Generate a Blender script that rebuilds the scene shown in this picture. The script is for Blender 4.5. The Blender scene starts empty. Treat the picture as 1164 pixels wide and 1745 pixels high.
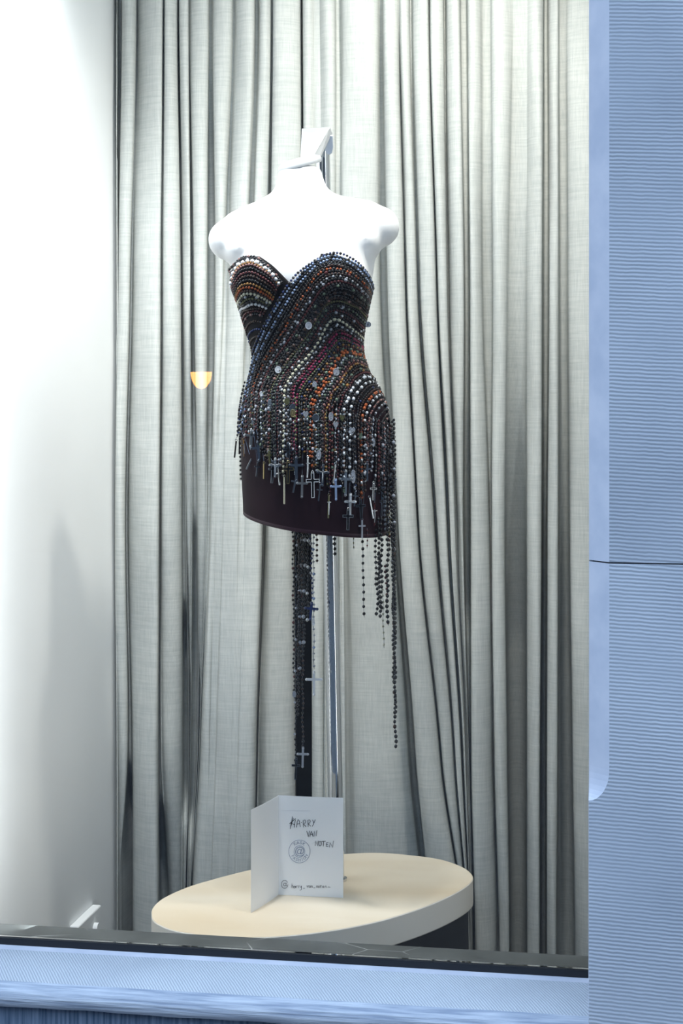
import bpy, bmesh, math, random
from mathutils import Vector, Matrix
from mathutils.bvhtree import BVHTree
random.seed(7)
S = bpy.context.scene
COL = S.collection

# ---------------------------------------------------------------- camera
FPX, HY, CX = 2890.0, 670.0, 582.0
PSI = math.radians(9.7)
CAM = Vector((0, 0, 1.55))
FW = Vector((-math.sin(PSI), math.cos(PSI), 0))
RT = Vector((math.cos(PSI), math.sin(PSI), 0))
UP = Vector((0, 0, 1))
cd = bpy.data.cameras.new('camera')
cam = bpy.data.objects.new('camera', cd); COL.objects.link(cam)
cam.location = CAM
cam.rotation_euler = (math.pi/2, 0, PSI)
cd.sensor_fit = 'VERTICAL'; cd.sensor_height = 36.0; cd.sensor_width = 24.0
cd.lens = 36.0*FPX/1745.0
cd.shift_y = (HY-872.5)/1745.0
cd.clip_start = 0.05
S.camera = cam

# ---------------------------------------------------------------- world, lights, exposure
W = bpy.data.worlds.new('dusk_sky'); S.world = W; W.use_nodes = True
bg = W.node_tree.nodes['Background']
bg.inputs[0].default_value = (0.53, 0.715, 1.0, 1); bg.inputs[1].default_value = 2.9
S.view_settings.view_transform = 'Standard'; S.view_settings.look = 'None'
S.view_settings.gamma = 1.0; S.view_settings.use_curve_mapping = False
S.view_settings.exposure = 0.0

def area(name, loc, target, size, power, color):
    l = bpy.data.lights.new(name, 'AREA'); l.shape = 'DISK'; l.size = size
    l.energy = power; l.color = color
    o = bpy.data.objects.new(name, l); COL.objects.link(o); o.location = loc
    o.rotation_euler = (Vector(target)-Vector(loc)).to_track_quat('-Z', 'Y').to_euler()
    return o
def spot(name, loc, target, power, color, ang, blend=0.6, size=0.04):
    l = bpy.data.lights.new(name, 'SPOT'); l.spot_size = math.radians(ang); l.spot_blend = blend
    l.energy = power; l.color = color; l.shadow_soft_size = size
    o = bpy.data.objects.new(name, l); COL.objects.link(o); o.location = loc
    o.rotation_euler = (Vector(target)-Vector(loc)).to_track_quat('-Z', 'Y').to_euler()
    return o
spot('display_spot', (-0.22, 3.10, 2.88), (-0.50, 3.75, 2.0), 82, (1.0, 0.95, 0.87), 88, 1.0, 0.04)
spot('display_spot', (-0.60, 3.01, 2.88), (-0.62, 3.42, 1.2), 30, (1.0, 0.98, 0.95), 90, 0.9, 0.05)
spot('display_spot', (-0.92, 3.03, 2.88), (-1.34, 3.50, 1.0), 110, (0.97, 0.98, 1.0), 84, 1.0, 0.06)
for lx, aim, pw in ((-1.10, (-1.23, 3.08, 1.45), 3.4), (0.10, (-0.35, 3.5, 1.45), 1.6)):     # unseen upright strips, added to brighten wall, table side and pole
    strip = area('added_fill_strip', (lx, 3.01, 1.45), aim, 0.05, pw, (0.96, 0.98, 1.0))
    strip.data.shape = 'RECTANGLE'; strip.data.size = 0.03; strip.data.size_y = 1.9
area('ceiling_panel_light', (-0.6, 3.42, 2.95), (-0.6, 3.46, 0.5), 0.5, 5, (0.93, 0.98, 1.0))

# ---------------------------------------------------------------- helpers
def ray(px, py):
    return FW + RT*((px-CX)/FPX) + UP*((HY-py)/FPX)
def P(px, py, d):            # point at a distance d along the viewing axis
    return CAM + ray(px, py)*d
def onY(px, py, y):
    r = ray(px, py); return CAM + r*((y-CAM.y)/r.y)
def onZ(px, py, z):
    r = ray(px, py); return CAM + r*((z-CAM.z)/r.z)
def tag(o, label=None, cat=None, group=None, kind=None):
    if label: o['label'] = label
    if cat: o['category'] = cat
    if group: o['group'] = group
    if kind: o['kind'] = kind
    return o
def empty(name, loc):
    o = bpy.data.objects.new(name, None); COL.objects.link(o); o.location = loc
    o.empty_display_size = 0.1
    return o
def wloc(o):
    l = Vector(o.location)
    while o.parent: o = o.parent; l += Vector(o.location)
    return l
def link(name, verts, faces, mat, parent=None, smooth=False, fm=None, origin=None):
    """verts are world coordinates; the object origin is put at 'origin' or the bounds' base"""
    verts = [Vector(v) for v in verts]
    if origin is None:
        n = len(verts)
        origin = Vector(((min(v.x for v in verts)+max(v.x for v in verts))/2,
                         (min(v.y for v in verts)+max(v.y for v in verts))/2,
                         min(v.z for v in verts)))
    origin = Vector(origin)
    me = bpy.data.meshes.new(name)
    me.from_pydata([v-origin for v in verts], [], faces)
    for m in (mat if isinstance(mat, (list, tuple)) else [mat]): me.materials.append(m)
    if fm: me.polygons.foreach_set('material_index', fm)
    if smooth: me.polygons.foreach_set('use_smooth', [True]*len(me.polygons))
    me.update()
    o = bpy.data.objects.new(name, me); COL.objects.link(o)
    if parent: o.parent = parent; o.location = origin - wloc(parent)
    else: o.location = origin
    return o
class MB:
    def __init__(s): s.v = []; s.f = []; s.m = []
    def add(s, v, f, m=0):
        n = len(s.v); s.v += [Vector(a) for a in v]; s.f += [tuple(i+n for i in q) for q in f]; s.m += [m]*len(f)
    def box(s, a, b, m=0, M=None):
        x0, y0, z0 = a; x1, y1, z1 = b
        v = [Vector(p) for p in ((x0,y0,z0),(x1,y0,z0),(x1,y1,z0),(x0,y1,z0),(x0,y0,z1),(x1,y0,z1),(x1,y1,z1),(x0,y1,z1))]
        if M: v = [M@p for p in v]
        s.add(v, [(0,3,2,1),(4,5,6,7),(0,1,5,4),(1,2,6,5),(2,3,7,6),(3,0,4,7)], m)
    def tube(s, pts, r, n=6, m=0, cap=True):
        pts = [Vector(p) for p in pts]; base = len(s.v); rr = r if isinstance(r, (list, tuple)) else [r]*len(pts)
        t0 = (pts[1]-pts[0]).normalized()
        a = t0.cross(Vector((0,0,1)));
        if a.length < 0.1: a = t0.cross(Vector((1,0,0)))
        a.normalize()
        vs = []
        for i, p in enumerate(pts):
            t = (pts[min(i+1,len(pts)-1)]-pts[max(i-1,0)])
            t = t.normalized() if t.length > 1e-9 else t0
            a = (a - t*a.dot(t)).normalized(); b = t.cross(a)
            for k in range(n):
                w = 2*math.pi*k/n; vs.append(p + (a*math.cos(w)+b*math.sin(w))*rr[i])
        fs = [(i*n+k, i*n+(k+1)%n, (i+1)*n+(k+1)%n, (i+1)*n+k) for i in range(len(pts)-1) for k in range(n)]
        if cap: fs += [tuple(range(n-1,-1,-1)), tuple((len(pts)-1)*n+k for k in range(n))]
        s.add(vs, fs, m)
    def build(s, name, mat, parent=None, smooth=False, origin=None):
        return link(name, s.v, s.f, mat, parent, smooth, s.m, origin)
def smooth_by_angle(o, deg=40):
    bm = bmesh.new(); bm.from_mesh(o.data)
    for f in bm.faces: f.smooth = True
    for e in bm.edges:
        if len(e.link_faces) == 2 and e.calc_face_angle(0) > math.radians(deg): e.smooth = False
    bm.to_mesh(o.data); bm.free()
def bevel(o, w, seg=2):
    m = o.modifiers.new('bevel', 'BEVEL'); m.width = w; m.segments = seg; m.limit_method = 'ANGLE'; m.angle_limit = math.radians(35)
    return o

# ---------------------------------------------------------------- materials
def mat(name, color, rough=0.6, metal=0.0, spec=0.5):
    m = bpy.data.materials.new(name); m.use_nodes = True
    b = m.node_tree.nodes['Principled BSDF']
    b.inputs['Base Color'].default_value = (*color, 1); b.inputs['Roughness'].default_value = rough
    b.inputs['Metallic'].default_value = metal; b.inputs['Specular IOR Level'].default_value = spec
    return m
def nd(m, t, **k):
    n = m.node_tree.nodes.new(t)
    for a, v in k.items(): setattr(n, a, v)
    return n
def lk(m, a, b): m.node_tree.links.new(a, b)
def coords(m, scale=(1,1,1), rot=(0,0,0)):
    tc = nd(m, 'ShaderNodeTexCoord'); mp = nd(m, 'ShaderNodeMapping')
    mp.inputs['Scale'].default_value = scale; mp.inputs['Rotation'].default_value = rot
    lk(m, tc.outputs['Object'], mp.inputs[0]); return mp.outputs[0]
def noisy(m, c1, c2, scale=5, detail=4, vec=None, bump=0.0, dist=0.002, lo=0.35, hi=0.65):
    b = m.node_tree.nodes['Principled BSDF']
    n = nd(m, 'ShaderNodeTexNoise'); n.inputs['Scale'].default_value = scale; n.inputs['Detail'].default_value = detail
    lk(m, vec if vec else coords(m), n.inputs['Vector'])
    r = nd(m, 'ShaderNodeValToRGB'); r.color_ramp.elements[0].position = lo; r.color_ramp.elements[1].position = hi
    r.color_ramp.elements[0].color = (*c1, 1); r.color_ramp.elements[1].color = (*c2, 1)
    lk(m, n.outputs['Fac'], r.inputs[0]); lk(m, r.outputs[0], b.inputs['Base Color'])
    if bump:
        bp = nd(m, 'ShaderNodeBump'); bp.inputs['Strength'].default_value = bump; bp.inputs['Distance'].default_value = dist
        lk(m, n.outputs['Fac'], bp.inputs['Height']); lk(m, bp.outputs[0], b.inputs['Normal'])
    return r.outputs[0]

M_wall = mat('white_plaster', (0.86, 0.87, 0.87), 0.9, spec=0.2); noisy(M_wall, (0.84,0.85,0.85), (0.88,0.89,0.89), 3, bump=0.05)
M_ceil = mat('ceiling_paint', (0.8, 0.8, 0.79), 0.9)
M_floor = mat('display_floor_grey', (0.05, 0.052, 0.055), 0.7); noisy(M_floor, (0.035,0.037,0.04), (0.06,0.062,0.065), 12)
M_back = mat('unlit_back_wall', (0.03, 0.03, 0.03), 0.9)  # dark colour stands for the lack of light behind the curtains

# linen curtain: weave relief and slubs
def linen():
    m = mat('grey_linen', (0.55, 0.56, 0.53), 0.95, spec=0.1); b = m.node_tree.nodes['Principled BSDF']
    n1 = nd(m, 'ShaderNodeTexNoise'); n1.inputs['Scale'].default_value = 1.0; n1.inputs['Detail'].default_value = 5
    lk(m, coords(m, (14, 14, 300)), n1.inputs['Vector'])
    n2 = nd(m, 'ShaderNodeTexNoise'); n2.inputs['Scale'].default_value = 1.0; n2.inputs['Detail'].default_value = 4
    lk(m, coords(m, (420, 420, 20)), n2.inputs['Vector'])
    n3 = nd(m, 'ShaderNodeTexNoise'); n3.inputs['Scale'].default_value = 2.5; n3.inputs['Detail'].default_value = 6
    lk(m, coords(m, (3, 3, 3)), n3.inputs['Vector'])
    a = nd(m, 'ShaderNodeMath', operation='ADD'); lk(m, n1.outputs['Fac'], a.inputs[0]); lk(m, n2.outputs['Fac'], a.inputs[1])
    a2 = nd(m, 'ShaderNodeMath', operation='MULTIPLY'); a2.inputs[1].default_value = 0.5; lk(m, a.outputs[0], a2.inputs[0])
    r = nd(m, 'ShaderNodeValToRGB'); r.color_ramp.elements[0].position = 0.3; r.color_ramp.elements[1].position = 0.7
    r.color_ramp.elements[0].color = (0.44, 0.46, 0.45, 1); r.color_ramp.elements[1].color = (0.62, 0.63, 0.60, 1)
    lk(m, a2.outputs[0], r.inputs[0]); lk(m, r.outputs[0], b.inputs['Base Color'])
    bp = nd(m, 'ShaderNodeBump'); bp.inputs['Strength'].default_value = 0.25; bp.inputs['Distance'].default_value = 0.001
    lk(m, a2.outputs[0], bp.inputs['Height'])
    bp2 = nd(m, 'ShaderNodeBump'); bp2.inputs['Strength'].default_value = 0.25; bp2.inputs['Distance'].default_value = 0.02
    lk(m, n3.outputs['Fac'], bp2.inputs['Height']); lk(m, bp.outputs[0], bp2.inputs['Normal'])
    lk(m, bp2.outputs[0], b.inputs['Normal'])
    return m
M_linen = linen()

def stone(name, c1, c2, pitch, axis, strength, rot=(0,0,0), wear=1.0):
    m = mat(name, c1, 0.9, spec=0.2); b = m.node_tree.nodes['Principled BSDF']
    v = coords(m, (1,1,1), rot)
    w = nd(m, 'ShaderNodeTexWave', wave_type='BANDS', bands_direction=axis, wave_profile='SIN')
    w.inputs['Scale'].default_value = 1/(pitch*3.18*1.0); w.inputs['Distortion'].default_value = 1.4
    w.inputs['Detail'].default_value = 3; w.inputs['Detail Scale'].default_value = 0.12/ (pitch*10) * 0.6
    lk(m, v, w.inputs['Vector'])
    n = nd(m, 'ShaderNodeTexNoise'); n.inputs['Scale'].default_value = 7; n.inputs['Detail'].default_value = 8; lk(m, v, n.inputs['Vector'])
    mx = nd(m, 'ShaderNodeMath', operation='MULTIPLY'); lk(m, w.outputs['Fac'], mx.inputs[0]); lk(m, n.outputs['Fac'], mx.inputs[1])
    r = nd(m, 'ShaderNodeValToRGB'); r.color_ramp.elements[0].position = 0.0; r.color_ramp.elements[1].position = 0.5
    r.color_ramp.elements[0].color = (*c1, 1); r.color_ramp.elements[1].color = (*c2, 1)
    lk(m, mx.outputs[0], r.inputs[0]); 
    n2 = nd(m, 'ShaderNodeTexNoise'); n2.inputs['Scale'].default_value = 3; n2.inputs['Detail'].default_value = 5; lk(m, v, n2.inputs['Vector'])
    mix = nd(m, 'ShaderNodeMix', data_type='RGBA', blend_type='MULTIPLY'); mix.inputs['Factor'].default_value = 0.5*wear
    r2 = nd(m, 'ShaderNodeValToRGB'); r2.color_ramp.elements[0].color = (0.55,0.57,0.6,1); r2.color_ramp.elements[0].position = 0.3; r2.color_ramp.elements[1].position = 0.65
    lk(m, n2.outputs['Fac'], r2.inputs[0]); lk(m, r.outputs[0], mix.inputs['A']); lk(m, r2.outputs[0], mix.inputs['B'])
    lk(m, mix.outputs['Result'], b.inputs['Base Color'])
    bp = nd(m, 'ShaderNodeBump'); bp.inputs['Strength'].default_value = strength; bp.inputs['Distance'].default_value = 0.0025
    lk(m, mx.outputs[0], bp.inputs['Height']); lk(m, bp.outputs[0], b.inputs['Normal'])
    return m
M_pillar = stone('tooled_bluestone', (0.40,0.43,0.47), (0.54,0.56,0.59), 0.0062, 'Z', 0.45, (0.0, math.radians(-3), 0))
M_chamfer = mat('smooth_bluestone', (0.60,0.61,0.66), 0.85, spec=0.2); noisy(M_chamfer, (0.54,0.56,0.62), (0.66,0.66,0.70), 14, bump=0.1)
M_sill = stone('tooled_sill_stone', (0.42,0.44,0.47), (0.64,0.66,0.67), 0.0045, 'X', 0.4, (0, 0, math.radians(-35)), 0.6)
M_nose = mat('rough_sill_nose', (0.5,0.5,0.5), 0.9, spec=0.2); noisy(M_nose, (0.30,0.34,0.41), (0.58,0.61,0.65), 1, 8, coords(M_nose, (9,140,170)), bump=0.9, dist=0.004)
M_face = mat('nose_shaded_stone', (0.12,0.17,0.24), 0.85)  # shade under the overhanging nose is put into this dark colour
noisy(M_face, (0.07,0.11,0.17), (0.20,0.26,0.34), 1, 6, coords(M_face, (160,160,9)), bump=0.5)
M_joint = mat('stone_joint', (0.10,0.13,0.18), 0.9)

def marble():
    m = mat('grey_marble', (0.2,0.21,0.2), 0.35, spec=0.5); b = m.node_tree.nodes['Principled BSDF']
    n = nd(m, 'ShaderNodeTexNoise'); n.inputs['Scale'].default_value = 9; n.inputs['Detail'].default_value = 8; lk(m, coords(m), n.inputs['Vector'])
    r = nd(m, 'ShaderNodeValToRGB'); e = r.color_ramp.elements
    e[0].position = 0.3; e[0].color = (0.05,0.056,0.056,1); e[1].position = 0.7; e[1].color = (0.12,0.13,0.13,1)
    lk(m, n.outputs['Fac'], r.inputs[0])
    v = nd(m, 'ShaderNodeTexVoronoi', feature='DISTANCE_TO_EDGE'); v.inputs['Scale'].default_value = 5
    lk(m, coords(m, (1.3,2.2,1), (0,0,0.5)), v.inputs['Vector'])
    r2 = nd(m, 'ShaderNodeValToRGB'); r2.color_ramp.elements[0].color = (1,1,1,1); r2.color_ramp.elements[1].color = (0,0,0,1); r2.color_ramp.elements[1].position = 0.012
    lk(m, v.outputs['Distance'], r2.inputs[0])
    s = nd(m, 'ShaderNodeTexNoise'); s.inputs['Scale'].default_value = 6; lk(m, coords(m), s.inputs['Vector'])
    r3 = nd(m, 'ShaderNodeValToRGB'); r3.color_ramp.elements[0].position = 0.5; r3.color_ramp.elements[1].position = 0.62; lk(m, s.outputs['Fac'], r3.inputs[0])
    mu = nd(m, 'ShaderNodeMath', operation='MULTIPLY'); lk(m, r2.outputs[0], mu.inputs[0]); lk(m, r3.outputs[0], mu.inputs[1])
    mix = nd(m, 'ShaderNodeMix', data_type='RGBA'); lk(m, mu.outputs[0], mix.inputs['Factor']); lk(m, r.outputs[0], mix.inputs['A']); mix.inputs['B'].default_value = (0.6,0.62,0.62,1)
    lk(m, mix.outputs['Result'], b.inputs['Base Color'])
    return m
M_marble = marble()
M_seal = mat('black_rubber_seal', (0.008,0.009,0.012), 0.6)
M_glass = bpy.data.materials.new('window_glass'); M_glass.use_nodes = True
nt = M_glass.node_tree; nt.nodes.clear()
out = nt.nodes.new('ShaderNodeOutputMaterial'); mx = nt.nodes.new('ShaderNodeMixShader'); tr = nt.nodes.new('ShaderNodeBsdfTransparent')
gl = nt.nodes.new('ShaderNodeBsdfGlossy'); gl.inputs['Roughness'].default_value = 0.0; fr = nt.nodes.new('ShaderNodeFresnel'); fr.inputs[0].default_value = 1.5
tr.inputs[0].default_value = (0.97, 0.985, 0.98, 1)
nt.links.new(fr.outputs[0], mx.inputs[0]); nt.links.new(tr.outputs[0], mx.inputs[1]); nt.links.new(gl.outputs[0], mx.inputs[2]); nt.links.new(mx.outputs[0], out.inputs[0])

M_form = mat('white_matt_form', (0.9,0.9,0.9), 0.6, spec=0.3)
M_cap = mat('grey_white_cap', (0.5,0.52,0.54), 0.5)
M_chrome = mat('polished_chrome', (0.7,0.72,0.74), 0.06, 1.0)
M_steel = mat('brushed_steel', (0.42,0.46,0.52), 0.35, 0.9)
M_top = mat('pale_maple_top', (0.74,0.63,0.47), 0.55)
noisy(M_top, (0.70,0.57,0.40), (0.86,0.78,0.65), 1.2, 5, coords(M_top, (1.2,4,1)), lo=0.3, hi=0.7)
M_edge = mat('pale_edge_band', (0.72,0.66,0.58), 0.6); noisy(M_edge, (0.82,0.77,0.68), (0.88,0.84,0.77), 6)
M_dark = mat('black_paint_and_shade', (0.012,0.012,0.014), 0.6)  # paint on the street lamp, shade in the void under the table
M_paper = mat('white_card_paper', (0.90,0.92,0.95), 0.8, spec=0.2)
M_ink = mat('black_ink', (0.01,0.01,0.02), 0.5)
M_stamp = mat('grey_blue_stamp_ink', (0.28,0.33,0.45), 0.7)
M_faint = mat('faint_grey_print', (0.55,0.58,0.64), 0.7)
M_cloth = mat('black_bodice_cloth', (0.008,0.007,0.008), 0.9, spec=0.2)
M_skirt = mat('aubergine_satin', (0.028,0.010,0.017), 0.65, spec=0.15)
noisy(M_skirt, (0.011,0.004,0.007), (0.022,0.008,0.013), 5, bump=0.1)
M_hem = mat('plum_hem', (0.045,0.015,0.027), 0.5)

# ================================================================= SETTING
GY = 2.957                                   # the glass plane
ZL = 0.557                                   # inner ledge level
XL, XR = -1.23, 0.30                         # inner side walls
XJ = -0.068                                  # inner edge of the stone jamb
def st(name, a, b, m, parent=None, bev=0):
    k = MB(); k.box(a, b); o = k.build(name, m, parent)
    if not parent: tag(o, kind='structure')
    if bev: bevel(o, bev)
    return o
st('wall_left', (XL-0.1, GY, 0.0), (XL, 4.45, 3.1), M_wall)
st('wall_right', (XR, GY+0.02, 0.0), (XR+0.1, 4.45, 3.1), M_wall)
st('wall_back', (XL, 4.35, 0.0), (XR, 4.45, 3.1), M_back)
st('ceiling', (XL, GY+0.005, 3.0), (XR, 4.35, 3.1), M_ceil)
st('floor', (XL, GY+0.07, 0.0), (XR, 4.35, 0.10), M_floor)
M_pave = mat('grey_pavement', (0.13,0.13,0.14), 0.9); noisy(M_pave, (0.035,0.035,0.04), (0.06,0.06,0.065), 4)
st('floor_pavement', (-45, -10, -0.1), (45, GY-0.17, 0.0), M_pave)
st('wall_front', (XL-1.0, GY-0.2, 0.0), (XL-0.10, GY+0.1, 4.0), M_chamfer)
st('wall_opposite', (-45, -10.3, 0.0), (45, -10, 6.0), mat('dark_facade', (0.03,0.03,0.034), 0.9))
st('wall_lintel', (XL-0.10, GY-0.2, 2.95), (XJ-0.001, GY+0.004, 4.0), M_chamfer)

# marble ledge on which the glass stands
lw = tag(empty('window_1', (-0.6, GY, ZL)), kind='structure')
k = MB(); k.box((XL, GY+0.004, 0.0), (XR, GY+0.068, ZL)); o = k.build('trim_1', M_marble); tag(o, kind='structure'); bevel(o, 0.003)
k = MB(); k.box((XL-0.098, GY-0.010, ZL-0.013), (XJ, GY+0.003, ZL-0.001)); o = k.build('window_frame', M_seal, lw)
k = MB(); k.box((XL-0.098, GY-0.003, ZL-0.0005), (XJ, GY+0.003, 2.949)); o = k.build('glass_pane', M_glass, lw)

# outer stone sill, profile swept along x
prof = [(GY+0.003, ZL-0.0135), (GY-0.016, ZL-0.0135), (GY-0.022, ZL-0.017), (GY-0.028, ZL-0.0155)]
slope = [(GY-0.028, ZL-0.0155), (GY-0.060, ZL-0.021), (GY-0.095, ZL-0.029), (GY-0.122, ZL-0.038)]
nose = [(GY-0.122, ZL-0.038), (GY-0.134, ZL-0.045), (GY-0.142, ZL-0.056), (GY-0.140, ZL-0.072), (GY-0.130, ZL-0.080), (GY-0.105, ZL-0.082)]
face = [(GY-0.105, ZL-0.082), (GY-0.108, 0.0)]
sill = tag(empty('window_sill_1', (-0.65, GY-0.07, 0.0)), kind='structure')
sill.name = 'window_sill'
def sweep(name, pr, m, zc=None):
    n = 90; vs = []; fs = []
    x0, x1 = XL-0.45, XJ
    for i in range(n+1):
        x = x0+(x1-x0)*i/n
        for j, (y, z) in enumerate(pr):
            w = 0.0005*math.sin(x*23+j)+0.0004*math.sin(x*61+2*j) if name == 'sill_nose' and 0 < j < len(pr)-1 else 0
            vs.append((x, y+w, z+w))
    q = len(pr)
    for i in range(n):
        for j in range(q-1): fs.append((i*q+j, i*q+j+1, (i+1)*q+j+1, (i+1)*q+j))
    b0 = len(vs)
    # close the back so it is a solid bar
    for i in (0, n): 
        pass
    o = link(name, vs, fs, m, sill, True)
    return o
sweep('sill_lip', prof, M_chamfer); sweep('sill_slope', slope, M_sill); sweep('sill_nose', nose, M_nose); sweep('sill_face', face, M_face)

# stone jamb at the right: two blocks with a chamfered inner arris that stops above the sill
pil = tag(empty('wall_pillar', (0.4, GY-0.1, 0.0)), kind='structure')
YF, YB, XE = GY-0.20, GY+0.02, 0.95
CH = 0.033
zj = onY(1080, 960, YF).z
zs = onY(1020, 1312, YF).z
def block(z0, z1, stop):
    rows = []
    def row(z, c): rows.append((z, max(c, 0.0005)))
    if stop:
        row(z0, 0); row(zs-0.050, 0)
        for i in range(1, 9):
            a = i/8*math.pi/2; row(zs-0.050+0.050*(1-math.cos(a)), CH*math.sin(a))
        row(z1, CH)
    else: row(z0, CH); row(z1, CH)
    b = MB(); vs = []; fs = []; ms = []
    for z, c in rows:
        vs += [(XE, YF, z), (XJ+c, YF, z), (XJ, YF+c, z), (XJ, YB, z), (XE, YB, z)]
    n = len(rows)
    for i in range(n-1):
        for j in range(5):
            a = i*5+j; bq = i*5+(j+1)%5
            fs.append((a, bq, bq+5, a+5)[::-1]); ms.append(1 if j in (1, 2) else 0)
    fs.append((0,1,2,3,4)); ms.append(0); fs.append(tuple((n-1)*5+j for j in range(4,-1,-1))); ms.append(0)
    o = link('stone_block', vs, fs, [M_pillar, M_chamfer], pil, False, ms)
    bm = bmesh.new(); bm.from_mesh(o.data); bmesh.ops.recalc_face_normals(bm, faces=bm.faces); bm.to_mesh(o.data); bm.free()
    return o
block(0.0, zj-0.0012, True); block(zj+0.0012, 4.0, False)
k = MB(); k.box((XJ+0.006, YF+0.036, zj-0.002), (XE-0.01, YB-0.01, zj+0.002)); k.build('mortar_joint', M_joint, pil)

# ================================================================= CURTAINS
YC = 3.93
LV = [0, 500, 900, 1300, 1600]
# each gap between folds: centre px, half width px, depth (m) at the five levels
GAPS = [
 ((202,196,192,194,196), (6,4,3,3,3), (.05,.06,.07,.07,.07)),
 ((234,224,216,222,213), (2,3,3,4,13), (.04,.05,.06,.08,.10)),
 ((279,276,273,272,280), (1.5,1.5,2,3,9), (.02,.03,.05,.09,.12)),
 ((304,310,313,317,313), (1.5,2.2,4,6,3), (.05,.07,.09,.12,.12)),
 ((322,328,332,331,321), (1,3,5,7,3), (.02,.08,.09,.13,.13)),
 ((359,360,355,341,326), (4,7,3.5,1.5,1), (.05,.07,.05,.02,.01)),
 ((399,384,374,362,352), (3,4,6,6,6), (.03,.02,.001,.001,.001)),
 ((438,424,412,400,392), (4,5,6,6,6), (.03,.02,.001,.001,.001)),
 ((464,458,450,438,434), (1.8,2.5,3,2.2,2.2), (.04,.06,.09,.09,.09)),
 ((515,518,516,518,518), (5,7,14,13.5,13), (.03,.05,.25,.27,.27)),
 ((540,545,556,557,557), (6,6,4,4,4), (.012,.012,.03,.03,.03)),
 ((577,577,582,585,587), (5,5,4,4,4), (.02,.02,.02,.02,.02)),
 ((649,654,675,702,728), (4,7,5,7,7), (.05,.07,.08,.10,.10)),
 ((680,692,713,752,792), (1.5,1.8,1.6,1.8,1.5), (.015,.035,.04,.04,.04)),
 ((700,714,743,775,798), (2.5,3,2.5,2,1.2), (.03,.05,.05,.04,.03)),
 ((731,745,764,788,801), (1.2,1.5,3,2,.8), (.02,.03,.04,.04,.03)),
 ((758,764,778,795,803), (2,2.2,2.5,1.5,.7), (.05,.05,.05,.04,.03)),
 ((790,796,796,801,808), (6,5,6.5,2.5,2), (.04,.07,.09,.08,.06)),
 ((829,831,836,841,849), (8,9,2,2,2.2), (.04,.06,.05,.05,.05)),
 ((887,881,879,881,883), (13,16,19,17,15), (.012,.04,.12,.16,.18)),
 ((930,930,928,926,926), (4,6,5,6,6), (.05,.08,.10,.11,.11)),
 ((959,960,961,963,964), (7,8,10,13,16), (.03,.05,.08,.09,.09)),
 ((1022,1022,1022,1022,1022), (6,6,6,6,6), (.06,.06,.06,.06,.06)),
 ((1055,1055,1055,1055,1055), (6,6,6,6,6), (.06,.06,.06,.06,.06)),
]
def lev(t5, py):
    if py <= LV[0]: return t5[0]
    if py >= LV[-1]: return t5[-1]
    for i in range(4):
        if py <= LV[i+1]:
            t = (py-LV[i])/(LV[i+1]-LV[i])
            p0 = t5[max(i-1,0)]; p1 = t5[i]; p2 = t5[i+1]; p3 = t5[min(i+2,4)]
            m1 = (p2-p0)/2*0.7; m2 = (p3-p1)/2*0.7
            return (2*t**3-3*t*t+1)*p1+(t**3-2*t*t+t)*m1+(-2*t**3+3*t*t)*p2+(t**3-t*t)*m2
FOLD = {1: (0,0,0,.02,.05), 3: (0,0,.03,.09,.14), 4: (0,.02,.09,.19,.20), 5: (0,.0,.05,.18,.18), 7: (0,-.005,-.01,-.02,-.02), 8: (0,-.005,-.015,-.03,-.03),
 9: (0,0,.05,.08,.08), 10: (.0,0,.03,.05,.05), 11: (0,0,.03,.05,.06), 12: (0,.01,.06,.09,.10), 16: (0,0,.0,.01,.02), 17: (0,0,.025,.03,.03), 20: (0,.01,.02,.02,.02)}
gi = 9
def profile(py, gaps, x0, x1, seed):
    """a row of (px, depth offset) nodes: flat-faced folds with rounded edges and deep gaps between them"""
    rnd = random.Random(seed); row = []
    cur = x0; k0 = 0 if gaps[0] is GAPS[0] else gi+1
    g = [(lev(c, py), max(lev(w, py), .5), lev(d, py)) for c, w, d in gaps]
    g.append((x1+1, 1, 0.03)); bl = 1.0
    for n_, (c, w, d) in enumerate(g):
        br = min(1.0, max(0.0, (d-0.002)/0.018))          # 0 where the gap has opened out into one flat panel
        fa, fb = cur, c-w
        wd = max(fb-fa, 0.8); flat = 1-min(bl, br)
        amp = min(0.0009*wd, 0.022)*(1-flat)+0.022*flat
        off = (rnd.uniform(-0.006, 0.006))*(1-flat)+(lev(FOLD[k0+n_], py) if k0+n_ in FOLD else 0)
        sk = rnd.uniform(-1, 1)*wd*0.0009*(1-flat)
        for t in (0, 0.06, 0.18, 0.36, 0.6, 0.8, 0.93, 1.0):
            e = math.sin(math.pi*t)**0.45 if 0 < t < 1 else 0
            e = max(e, 1-(bl if t < 0.5 else br))
            row.append((fa+wd*t, off-amp*e+sk*(t-0.5)))
        d = max(d, off*0.5)*(0.55+0.45*min(1, max(0, py/700)))*(1+0.7*min(1, max(0, (py-700)/400))*(w > 5))
        d = d*br+(off-amp)*(1-br)
        e = min(0.3, 1.3/(2*w))
        for t in (e*0.5, e, 1-e, 1-e*0.5): row.append((c-w+2*w*t, d*(0.6 if t in (e*0.5, 1-e*0.5) and br > 0.5 else 1.0)))
        cur = c+w; bl = br
    return row[:-4]
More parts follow.
